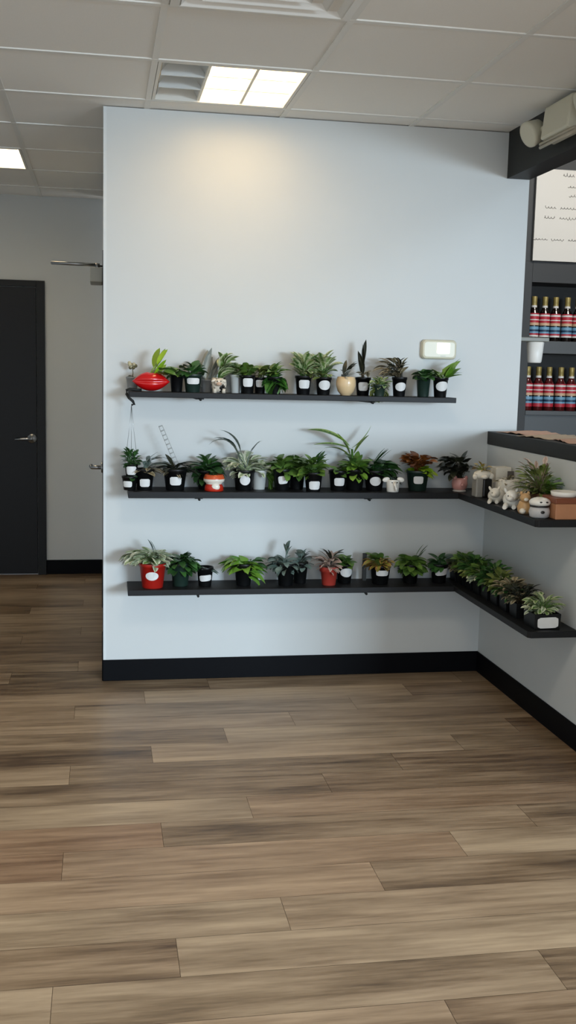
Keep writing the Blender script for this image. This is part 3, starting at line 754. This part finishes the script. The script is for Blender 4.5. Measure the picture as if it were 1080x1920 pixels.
# ---- bottom shelf, along the pale wall
plant('large red pot with a round white label and pale mottled foliage on the lowest shelf', 286, BOTZ, 52, 47, 'nursery', 'red', rd(27, 18, .52, -.1),
      [('pale', (226, 1022, 326, 1064), 70, 34, 15, 'oval', .9, O(yd=.07)), ('varieg', (222, 1024, 316, 1056), 30, 34, 16, 'oval', .9, O(yd=.06)), ('grey', (276, 1016, 296, 1026), 2, 24, 9, 'lance', .3, O(yd=.01))], Y=-.14)
plant('dark green pot with a mound of dark leaves right of the large red pot', 338, BOTZ, 38, 44, 'nursery', 'green', None,
      [('dark', (312, 1032, 378, 1076), 60, 26, 15, 'oval', 1.0, O(yd=.06))], Y=-.11)
plant('short black pot with a tilted white label and sparse leaves on the lowest shelf', 384, BOTZ, 32, 36, 'nursery', 'black', sq(26, 13, .45, 0, .1),
      [('grey', (362, 1060, 412, 1074), 8, 28, 9, 'lance', .8, O(yd=.04))], Y=-.12)
plant('black pot overflowing with bright yellow-green heart leaves on the lowest shelf', 456, BOTZ, 36, 42, 'nursery', 'black', None,
      [('bright', (410, 1038, 482, 1072), 40, 30, 20, 'heart', .9, O(yd=.06)), ('bright', (462, 1044, 502, 1092), 12, 36, 26, 'heart', .8, O(yd=.03)), ('dark', (474, 1040, 502, 1062), 8, 22, 12, 'oval', .8, O(yd=.04))], Y=-.12)
plant('black pot with grey-green leaves, left of a touching pair on the lowest shelf', 535, BOTZ, 36, 42, 'nursery', 'black', None,
      [('grey', (498, 1036, 566, 1072), 34, 26, 11, 'oval', .9, O(yd=.06)), ('grey', (526, 1018, 552, 1034), 3, 24, 11, 'oval', .4, O(yd=.02))], Y=-.13)
plant('black pot with grey-green sprigs, right of a touching pair on the lowest shelf', 562, BOTZ, 30, 40, 'nursery', 'black', None,
      [('grey', (546, 1026, 586, 1070), 26, 22, 10, 'oval', .8, O(yd=.05)), ('black', (556, 1028, 584, 1060), 8, 22, 9, 'oval', .8, O(yd=.04))], Y=-.08)
plant('brick red pot with pinkish cream leaves at the middle of the lowest shelf', 616, BOTZ, 36, 35, 'clay', 'brick', None,
      [('pink', (588, 1032, 644, 1070), 44, 28, 9, 'lance', .9, O(yd=.06)), ('black', (600, 1028, 648, 1044), 7, 26, 8, 'lance', .7, O(yd=.03))], Y=-.135)
plant('black pot with a round label and green leaves right of the brick red pot', 645, BOTZ, 33, 36, 'nursery', 'black', rd(28, 19, .58, .1),
      [('green', (622, 1036, 666, 1066), 26, 26, 14, 'oval', .9, O(yd=.05))], Y=-.085)
def stake(t, base, s, rnd):
    a = at(682, 1088, base.y + .03) - base; c = at(681, 1037, base.y + .03) - base
    obj('support_stake', bx(a.x - .009, a.x + .009, .02, .032, a.z, c.z), beam_paint, t)
plant('black pot with a dark support stake and yellowish reddish leaves on the lowest shelf', 712, BOTZ, 40, 36, 'nursery', 'black', sq(27, 12, .62),
      [('yellow', (680, 1036, 736, 1068), 40, 26, 11, 'oval', .9, O(yd=.06)), ('green', (688, 1033, 726, 1052), 12, 24, 11, 'oval', .8, O(yd=.05))], Y=-.12, extra=stake)
plant('dense green plant with one long sprig, left of the thin-sprigged corner pot', 768, BOTZ, 34, 36, 'nursery', 'black', None,
      [('green', (742, 1034, 800, 1076), 46, 28, 15, 'oval', .9, O(yd=.06)), ('dark', (776, 1024, 804, 1042), 3, 28, 7, 'lance', .2, O(yd=.01, flat=1.2))], Y=-.11)
plant('black pot with a leaning label and thin dark sprigs near the lowest shelf corner', 822, BOTZ, 34, 36, 'nursery', 'black', sq(30, 14, .6, .1, .1),
      [('dark', (800, 1036, 838, 1070), 22, 24, 11, 'oval', .8, O(yd=.05)), ('grey', (830, 1030, 870, 1054), 5, 32, 8, 'lance', .9, O(yd=.02))], Y=-.11)

# ---- bottom shelf, along the half wall
def run_plant(label, x, y, z, w, h, fol, stick=None, potk='square', group=None):
    NP[0] += 1; rnd = random.Random(300 + NP[0])
    t = thing('potted_plant', label, 'potted plant', (x, y, z), group)
    po = obj('pot', pot_bm(potk, w, h), POTC['black'], t)
    so = bmesh.new(); lathe(so, [(w * .42, h * .86), (0, h * .88)], 16); obj('soil', so, soil_m, t)
    for pal, (x0, x1, z0, z1), n, ll, lw, sh, dr, yd in fol:
        o = obj('foliage', foliage_bm(rnd, Vector((0, 0, h * .84)), (x0, x1, z0, z1), n, ll, lw, sh, dr, yd=yd), leaf_mat(*PAL[pal]), t)
    if stick:
        obj('price_label', label_bm(w * .5 * .92, h * .45, stick[0], stick[1], False, 0, .03, True), label_m, po, label='white square price label')
    return t
run = [(-.06, 'olive', 'brown', .07, 'low brownish plant in the corner of the lowest shelf'),
       (-.165, 'green', 'olive', .10, 'leafy green plant on the side shelf first out from the corner'),
       (-.275, 'dark', 'olive', .11, 'dark green bushy plant on the side shelf second out from the corner'),
       (-.385, 'green', 'pale', .10, 'green plant with pale streaked leaves on the side shelf third from the corner'),
       (-.495, 'dark', 'dark', .115, 'tall dark mound of leaves halfway along the low side shelf'),
       (-.61, 'olive', 'varieg', .10, 'olive plant with light flecks on the side shelf past its middle'),
       (-.72, 'brown', 'dark', .085, 'brownish plant third from the near end of the low side shelf'),
       (-.835, 'black', 'brown', .09, 'dark purplish leaved plant second from the near end of the low side shelf'),
       (-1.01, 'varieg', 'pale', .085, 'pale flecked plant with a white label at the near end of the low side shelf')]
for k, (y, p1, p2, hh, lb) in enumerate(run):
    wpot = .088 if y > -1 else .125
    x = 1.722 if y > -1 else 1.737
    h = .062
    run_plant(lb, x, y, BOTZ, wpot, h,
              [(p1, (-.085, .085, h * .9, h + hh), 46, .048, .024, 'oval', .9, .06), (p2, (-.09, .07, h * .8, h + hh * .7), 26, .045, .018, 'oval', 1.0, .06)],
              stick=(.088, .044) if y < -1 else None)
# ---- middle shelf, along the half wall: ceramic planters
wg = MATS['white_glaze_gloss']; blk = MATS['black_glaze']
cg = mat('warm_white_glaze', '#e4ded0', .35)
def mid_thing(name, label, cat, u, X, group=None):
    p = atx(u, 940, X); p.y = max(p.y, -1.046); return thing(name, label, cat, (X, p.y, MIDZ), group), p
# dog-like planter in the corner
t, p = mid_thing('animal_planter', 'white dog-like planter with a black front beside the round pink planter', 'planter', 903, 1.70)
bm = bmesh.new(); box(bm, -.040, -.006, -.03, .03, 0, .088); obj('leg', bm, mat('grey_glaze', '#8f8c85', .4), t, bevel=.006, label='grey front leg')
obj('pot', bx(-.006, .036, -.03, .03, 0, .085), blk, t, bevel=.006, label='black body')
bm = bmesh.new(); ball(bm, (-.004, -.004, .102), .036, 1.2, .85, .62); ball(bm, (-.042, -.018, .094), .014, .9, .7, 1.0); ball(bm, (.034, -.018, .096), .014, .9, .7, 1.0); ball(bm, (-.004, -.034, .094), .014, 1.1, .8, .7)
obj('animal_head', bm, cg, t)
obj('foliage', foliage_bm(random.Random(9), Vector((0, 0, .115)), (-.05, .04, .11, .165), 20, .028, .014, 'oval', .9, yd=.03), leaf_mat(*PAL['yellow']), t)
# white cube planter behind
t, p = mid_thing('square_planter', 'white cube planter standing against the half wall', 'planter', 936, 1.80)
obj('pot', pot_bm('square', .082, .135), cg, t, bevel=.004)
bm = bmesh.new(); lathe(bm, [(.038, .116), (0, .12)], 16); obj('soil', bm, soil_m, t)
obj('side_panel', bx(.012, .043, -.0546, -.052, .05, .12), mat('taupe_glaze', '#5c5550', .4), t, bevel=.001)
# two lying white animals
def lying(label, u, X, sc, m, flip=1, ears=True):
    t, p = mid_thing('animal_figurine', label, 'figurine', u, X, 'ceramic animals on the side shelf')
    bm = bmesh.new(); ball(bm, (0, 0, .032 * sc), .036 * sc, 1.05, 1.25, .9)
    obj('body', bm, m, t)
    bm = bmesh.new(); ball(bm, (-.022 * sc, -.038 * sc, .05 * sc), .024 * sc, 1, 1.05, .95); ball(bm, (-.034 * sc, -.056 * sc, .043 * sc), .012 * sc, 1.1, 1, .8)
    for e in (-1, 1):
        ball(bm, (-.022 * sc + e * .02 * sc, -.030 * sc, .068 * sc), .010 * sc, .6, .6, 1.3, rot=Matrix.Rotation(e * .5, 4, 'Y'))
        ball(bm, (-.036 * sc + e * .008 * sc, -.058 * sc - .001, .053 * sc), .0025 * sc, mi=1, seg=8)
    obj('animal_head', bm, [m, blk], t)
    for e in (-1, 1):
        bm = bmesh.new(); tube(bm, [(-.012 * sc + e * .018 * sc, -.01 * sc, .012 * sc), (-.035 * sc + e * .018 * sc, -.05 * sc, .009 * sc)], [.012 * sc, .008 * sc], 10)
        obj('paw', bm, m, t)
    return t
lying('white lying ceramic animal left of its larger twin on the side shelf', 930, 1.685, .95, cg)
lying('larger white lying ceramic animal in front of the green arrangement', 962, 1.69, 1.12, wg)
# white lidded pot standing behind them
t, p = mid_thing('ceramic_planter', 'rounded white ceramic planter behind the lying animals', 'planter', 952, 1.765)
obj('pot', pot_bm('bowl', .098, .098), cg, t)
bm = bmesh.new(); lathe(bm, [(.040, .079), (0, .084)], 16); obj('soil', bm, soil_m, t)
obj('foliage', foliage_bm(random.Random(12), Vector((0, 0, .08)), (-.07, .06, .07, .125), 16, .036, .014, 'lance', .8, yd=.04), leaf_mat(*PAL['brown']), t)
# tan standing figure
t, p = mid_thing('animal_figurine', 'small tan seated ceramic animal left of the black and white planter', 'figurine', 985, 1.672, 'ceramic animals on the side shelf')
tan = mat('tan_glaze', '#c09a6a', .35)
bm = bmesh.new(); lathe(bm, [(0, 0), (.022, 0), (.03, .012), (.032, .03), (.024, .05), (.012, .06), (0, .062)], 20); obj('body', bm, tan, t)
bm = bmesh.new(); ball(bm, (-.006, -.012, .066), .022, 1, .95, .9)
for e in (-1, 1): ball(bm, (-.006 + e * .015, -.006, .084), .008, .8, .6, 1)
ball(bm, (-.010, -.033, .061), .009, 1.1, .8, .8, mi=1); obj('animal_head', bm, [tan, cg], t)
for e in (-.02, .016):
    bm = bmesh.new(); ball(bm, (e, -.025, .014), .013, 1, 1.2, .9); obj('paw', bm, cg, t)
# black and white planter
t, p = mid_thing('animal_planter', 'black and white panda-like planter on the near part of the side shelf', 'planter', 1015, 1.685)
bm = bmesh.new(); lathe(bm, [(0, 0), (.030, 0), (.038, .006), (.041, .026), (.036, .044), (0, .046)], 24); obj('body', bm, mat('grey_white_glaze', '#bdbcbc', .35), t)
bm = bmesh.new(); lathe(bm, [(.037, .043), (.040, .046), (.037, .05)], 24); obj('band', bm, blk, t, label='black band')
bm = bmesh.new(); ball(bm, (-.004, -.0415, .026), .006, 1.5, .5, 1, seg=10); obj('nose', bm, blk, t, label='black nose spot')
bm = bmesh.new(); ball(bm, (0, 0, .061), .040, 1.08, 1.0, .52)
obj('animal_head', bm, wg, t, label='white cap-like head')
for e in (-.010, .014):
    bm = bmesh.new(); ball(bm, (e, -.036, .064), .005, 1.3, .6, .7, seg=10); obj('eye', bm, blk, t)
# big green arrangement behind
t, p = mid_thing('succulent_arrangement', 'bowl of olive and green succulents with tan leaves against the half wall', 'potted plant', 1012, 1.775)
obj('pot', pot_bm('bowl', .13, .075), mat('brown_bowl', '#5a3a22', .5), t)
bm = bmesh.new(); lathe(bm, [(.05, .06), (0, .064)], 16); obj('soil', bm, soil_m, t)
rnd = random.Random(31)
for pal, b4, n, ll, lw, shp, dr, nm in (('olive', (-.11, .06, .06, .20), 70, .05, .017, 'lance', .7, 'olive leaves'), ('bright', (.0, .10, .05, .16), 46, .05, .018, 'lance', .8, 'bright green leaves'),
                                      ('brown', (-.13, .02, .05, .15), 24, .06, .015, 'lance', .9, 'tan dry leaves'), ('pink', (-.09, .05, .12, .225), 14, .042, .02, 'oval', .5, 'buff flower heads')):
    obj('foliage', foliage_bm(rnd, Vector((0, 0, .06)), b4, n, ll, lw, shp, dr, yd=.07), leaf_mat(*PAL[pal]), t, label=nm)
# copper coloured box planter with a white dish on it
t, p = mid_thing('box_planter', 'copper-brown square planter at the near end of the side shelf', 'planter', 1079, 1.787)
bm = bmesh.new(); box(bm, -.062, .062, -.062, .062, 0, .062); obj('body', bm, mat('copper_wood', '#b07a56', .45, noise=.12, nscale=25), t, bevel=.003)
bm = bmesh.new(); box(bm, -.066, .063, -.065, .065, .062, .084); obj('rim', bm, mat('dark_copper', '#7a3f22', .4, noise=.1, nscale=30), t, bevel=.003, label='dark brown rim')
t2 = thing('white_dish', 'shallow white dish lying on the copper-brown square planter', 'dish', (1.783, p.y, MIDZ + .084))
bm = bmesh.new(); lathe(bm, [(0, 0), (.045, 0), (.049, .004), (.052, .020), (.050, .021), (.046, .006), (0, .005)], 28); obj('bowl', bm, wg, t2)
bm = bmesh.new(); lathe(bm, [(.0465, .011), (0, .013)], 24); obj('gravel', bm, mat('dark_gravel', '#2a2b28', .9, bump=.6, bscale=200), t2)

# ------------------------------------------------------------------ thermostat
t = thing('thermostat', 'white wall thermostat with a lit display above the top shelf', 'thermostat', (1.580, 0, 1.593))
bm = bmesh.new(); n = 28
def rrect(w, h, r):
    pts = []
    for cx_, cz_, a0 in ((w / 2 - r, h / 2 - r, 0), (-w / 2 + r, h / 2 - r, PI / 2), (-w / 2 + r, -h / 2 + r, PI), (w / 2 - r, -h / 2 + r, 1.5 * PI)):
        for k in range(7):
            a = a0 + PI / 2 * k / 6; pts.append((cx_ + r * math.cos(a), cz_ + r * math.sin(a)))
    return pts
def plate(bm, layers):
    rings = [[bm.verts.new((x, y, z)) for x, z in pts] for pts, y in layers]
    for a, b_ in zip(rings, rings[1:]):
        for k in range(len(a)): bm.faces.new((a[k], a[(k + 1) % len(a)], b_[(k + 1) % len(a)], b_[k]))
    bm.faces.new(rings[-1]); bm.faces.new(rings[0][::-1])
    bmesh.ops.recalc_face_normals(bm, faces=bm.faces)
plate(bm, [(rrect(.172, .092, .020), -.0005), (rrect(.172, .092, .020), -.018), (rrect(.164, .084, .018), -.027), (rrect(.15, .07, .015), -.029)])
obj('case', bm, mat('thermostat_case', '#d2cdb6', .35), t)
bm = bmesh.new(); plate(bm, [(rrect(.066, .052, .006), -.0285), (rrect(.064, .050, .006), -.031)])
obj('display', bm, mat('lit_display', '#fffff4', .3, emit='#fffff0', estr=.55), t, loc=(.018, 0, .006))
bm = bmesh.new(); box(bm, -.012, .012, -.031, -.029, -.0015, .0015); obj('button', bm, mat('thermostat_button', '#b9b7aa', .4), t, loc=(.018, 0, -.030))

# ------------------------------------------------------------------ emergency light on the beam
t = thing('emergency_light', 'off-white twin-head emergency light mounted on the dark beam', 'emergency light', (1.887, -.66, 2.50))
em = mat('emergency_case', '#cbc7b3', .45)
bm = bmesh.new()
vs = [bm.verts.new(p) for p in ((-.0005, .13, -.05), (-.0005, -.17, -.05), (-.0005, -.17, .105), (-.0005, .13, .105), (-.075, .11, -.035), (-.075, -.15, -.035), (-.06, -.15, .095), (-.06, .11, .095))]
for f in ((0, 1, 2, 3), (4, 7, 6, 5), (0, 4, 5, 1), (1, 5, 6, 2), (2, 6, 7, 3), (3, 7, 4, 0)): bm.faces.new([vs[i] for i in f])
bmesh.ops.recalc_face_normals(bm, faces=bm.faces); obj('case', bm, em, t, bevel=.008)
bm = bmesh.new()
for z in (-.058, -.044): tube(bm, [(-.055, .15, z), (-.055, -.19, z)], .007, 8)
obj('test_bar', bm, mat('emergency_trim', '#a89f8d', .45), t)
for yy, rot, lb in ((.245, -.35, 'lamp head nearest the pale wall'), (-.28, .35, 'lamp head on the near side')):
    Mx = Matrix.Translation((-.03, yy, .035)) @ Matrix.Rotation(rot, 4, 'X') @ Matrix.Rotation(-PI / 2 - .5, 4, 'Y')
    bm = bmesh.new(); lathe(bm, [(0, -.02), (.03, -.02), (.045, -.01), (.056, .045), (.054, .055), (.046, .056), (0, .05)], 24, M=Mx)
    tube(bm, [(-.03, yy, .03), (-.025, yy * .55, .03)], .014, 10)
    obj('lamp_head', bm, em, t, label=lb)

# ------------------------------------------------------------------ beyond the bar: bottle shelves, menu board
u0 = at(985, 640, 2.0).x
t = thing('bottle_cabinet', 'dark grey built-in shelf unit full of syrup bottles behind the bar', 'cabinet', (u0, 2.02, 0))
SU, SL = 1.722, 1.243
bm = bmesh.new(); L1 = 1.15
box(bm, -.06, .035, 0, .33, .6, 2.255); box(bm, L1, L1 + .05, 0, .33, .6, 2.255); box(bm, .035, L1, 0, .33, 2.115, 2.255)
obj('face_frame', bm, dark_paint, t, bevel=.002)
obj('back_panel', bx(.035, L1, .30, .33, .6, 2.115), mat('cabinet_inside', '#1d1d1c', .6), t)
for z, th in ((SU, .085), (SL, .03)): obj('shelf_board', bx(.036, L1 - .001, .0, .30, z - th, z), mat('cabinet_shelf', '#4b4e50', .5), t, bevel=.002)
obj('lower_panel', bx(.036, L1 - .001, .012, .03, .6, SL - .031), mat('cabinet_panel', '#4d5154', .5), t)
glass_d = mat('dark_syrup', '#120a08', .12, coat=.6); glass_r = mat('red_syrup', '#4b0f12', .12, coat=.6)
gold = mat('gold_foil', '#9c8a52', .4, .35); redl = mat('red_label_band', '#b02a38', .5); cream = mat('cream_label_band', '#c9a98a', .5)
blue = mat('blue_label_band', '#6f9cb8', .5); whl = mat('white_label_stripe', '#d7d3cf', .5); dkb = mat('navy_label_band', '#1f3a55', .5)
def band(r, z0, z1):
    bm = bmesh.new(); lathe(bm, [(r, z0), (r, z1)], 20); return bm
def bottle(m):
    t = thing('syrup_bottle', '', 'bottle', (0, 0, 0))
    bm = bmesh.new()
    lathe(bm, [(0, 0), (.034, 0), (.037, .004), (.037, .17), (.034, .192), (.022, .215), (.0165, .235), (.0155, .27), (0, .27)], 20); obj('bottle_body', bm, m, t)
    bm = bmesh.new(); lathe(bm, [(.0192, .242), (.0185, .262), (.019, .263), (.0195, .300), (.018, .303), (0, .303)], 20); obj('cap', bm, gold, t)
    bm = bmesh.new(); lathe(bm, [(.0198, .228), (.0195, .242)], 20); obj('neck_band', bm, whl, t)
    r = .0374
    lb = obj('label', band(r, .028, .188), redl, t, label='red, cream and blue banded label')
    obj('label_stripe', band(r + .0003, .168, .180), whl, lb); obj('label_stripe', band(r + .0003, .140, .147), whl, lb)
    obj('label_stripe', band(r + .0003, .106, .124), cream, lb, label='cream stripe'); obj('label_stripe', band(r + .0003, .098, .106), glass_d, lb, label='dark stripe')
    obj('label_stripe', band(r + .0003, .052, .098), blue, lb, label='blue stripe'); obj('label_stripe', band(r + .0005, .064, .078), dkb, lb, label='navy stripe')
    obj('label_stripe', band(r + .0003, .028, .040), whl if m is glass_d else redl, lb)
    return t
def copy_tree(o, parent=None):
    c = o.copy(); COL.objects.link(c); c.parent = parent
    for ch in list(o.children): copy_tree(ch, c)
    return c
protos = [bottle(glass_d), bottle(glass_r)]; first = [True, True]
ORD = ['leftmost', 'second', 'third', 'fourth', 'fifth', 'sixth']
for row, (zz, xs, nm) in enumerate(((SU, [.082 + .0815 * k for k in range(5)], 'upper'), (SL, [.062 + .0815 * k for k in range(6)], 'lower'))):
    for k, x in enumerate(xs):
        pi = 0 if row == 0 else 1
        o = protos[pi] if first[pi] else copy_tree(protos[pi]); first[pi] = False
        o.location = (u0 + x, 2.02 + .055 + .006 * ((k * 7) % 3), zz); o.rotation_euler = (0, 0, .7 * k)
        o['label'] = '%s gold-capped syrup bottle from the left on the %s cabinet shelf' % (ORD[k], nm)
        o['group'] = 'syrup bottles behind the bar'
# menu board
struct('trim_2', bx(u0 - .3, 4.6, 2.022, BACKY, 2.256, 3.4), dark_paint)
t = thing('menu_board', 'white menu board with faint grey script hanging above the bottle cabinet', 'sign', (at(998, 490, 2.0).x, 1.996, 2.257))
ztop = at(1040, 317, 1.99).z - 2.257
obj('board', bx(0, .95, 0, .025, 0, ztop), mat('board_white', '#d4d0c9', .45), t, bevel=.002)
rnd = random.Random(4); bm = bmesh.new()
bx0 = at(998, 490, 1.99)
for (ua, va, hgt, wd) in ((1022, 388, 7, .5), (1020, 407, 7, .5), (1000, 447, 6, .5), (1056, 328, 10, .3), (1066, 350, 6, .3), (1068, 367, 6, .3)):
    p = at(ua, va, 1.985); x = p.x - bx0.x; z = p.z - 2.257; hh = hgt * .0034; end = x + wd
    while x < end and x < .92:
        wl = rnd.uniform(.07, .14); pts = []; n = int(wl / .004)
        ph = rnd.uniform(0, 6)
        for k in range(n):
            a = k * 1.15 + ph
            pts.append((x + k * .004 + .004 * math.cos(a), -.0012, z + hh * .32 * math.sin(a) * (1.5 if rnd.random() < .16 else .8)))
        if len(pts) > 3: tube(bm, pts, .0021, 4)
        x += wl + .022
obj('lettering', bm, mat('grey_ink', '#9a968f', .7), t, label='faint grey cursive lines')
# white fixture fixed to the end of the pale wall
t = thing('cup_dispenser', 'white cup-shaped dispenser fixed to the end of the pale wall beside the bottles', 'dispenser', (2.0, .062, 1.55))
c0 = at(1000, 655, .06)
bm = bmesh.new(); lathe(bm, [(0, -.066), (.030, -.066), (.034, -.06), (.043, .035), (.040, .036), (.030, -.05), (0, -.05)], 24); obj('cup', bm, mat('white_cup', '#e6e4de', .4), t, loc=(c0.x - 2.0 + .01, 0, c0.z - 1.55))
obj('mounting_arm', bx(.0003, c0.x - 2.0 + .07, -.03, .03, c0.z - 1.55 + .037, c0.z - 1.55 + .058), mat('grey_plastic', '#77776f', .45), t, bevel=.004)
obj('back_plate', bx(.0003, .008, -.035, .035, c0.z - 1.55 - .05, c0.z - 1.55 + .06), MATS['grey_plastic'], t, bevel=.002)

# ------------------------------------------------------------------ light
def area(name, loc, target, sx, sy, power, color):
    l = bpy.data.lights.new(name, 'AREA'); l.shape = 'RECTANGLE'; l.size = sx; l.size_y = sy; l.energy = power; l.color = color
    o = bpy.data.objects.new(name, l); link(o); o.location = loc
    o.rotation_euler = (Vector(target) - Vector(loc)).to_track_quat('-Z', 'Y').to_euler()
    return o
area('sky_daylight', (5.1, -10.5, 2.9), (.6, 0, .9), 2.6, 3.4, 1750, (.66, .84, 1.0))
area('sky_daylight_left', (-.8, -10.5, 2.9), (.7, 0, .9), 2.4, 3.4, 150, (.70, .86, 1.0))
area('side_window_daylight', (4.5, -4.0, 1.45), (.6, 0, 1.3), 1.6, 1.0, 40, (1.0, .96, .90))
area('service_room_fill', (3.3, .4, 3.3), (3.3, 1.6, 1.6), 1.0, .6, 34, (1.0, .95, .86))  # unseen fill added to brighten the menu board and back room
area('room_ceiling_fill', (.49, -2.7, H - .02), (.49, -2.7, 0), .55, .55, 17, (1.0, .89, .74))  # pair of unseen fills at the ceiling, added to brighten floor and wall
area('room_ceiling_fill', (-1.5, -2.6, H - .02), (-1.5, -2.6, 0), .55, .55, 4, (1.0, .89, .74))
w = bpy.data.worlds.new('World'); scn.world = w; w.use_nodes = True
bg = w.node_tree.nodes['Background']; bg.inputs['Color'].default_value = (.9, .94, 1.0, 1); bg.inputs['Strength'].default_value = 1.2

vs = scn.view_settings
vs.view_transform = 'Standard'; vs.look = 'None'; vs.gamma = 1; vs.use_curve_mapping = False
vs.exposure = .1
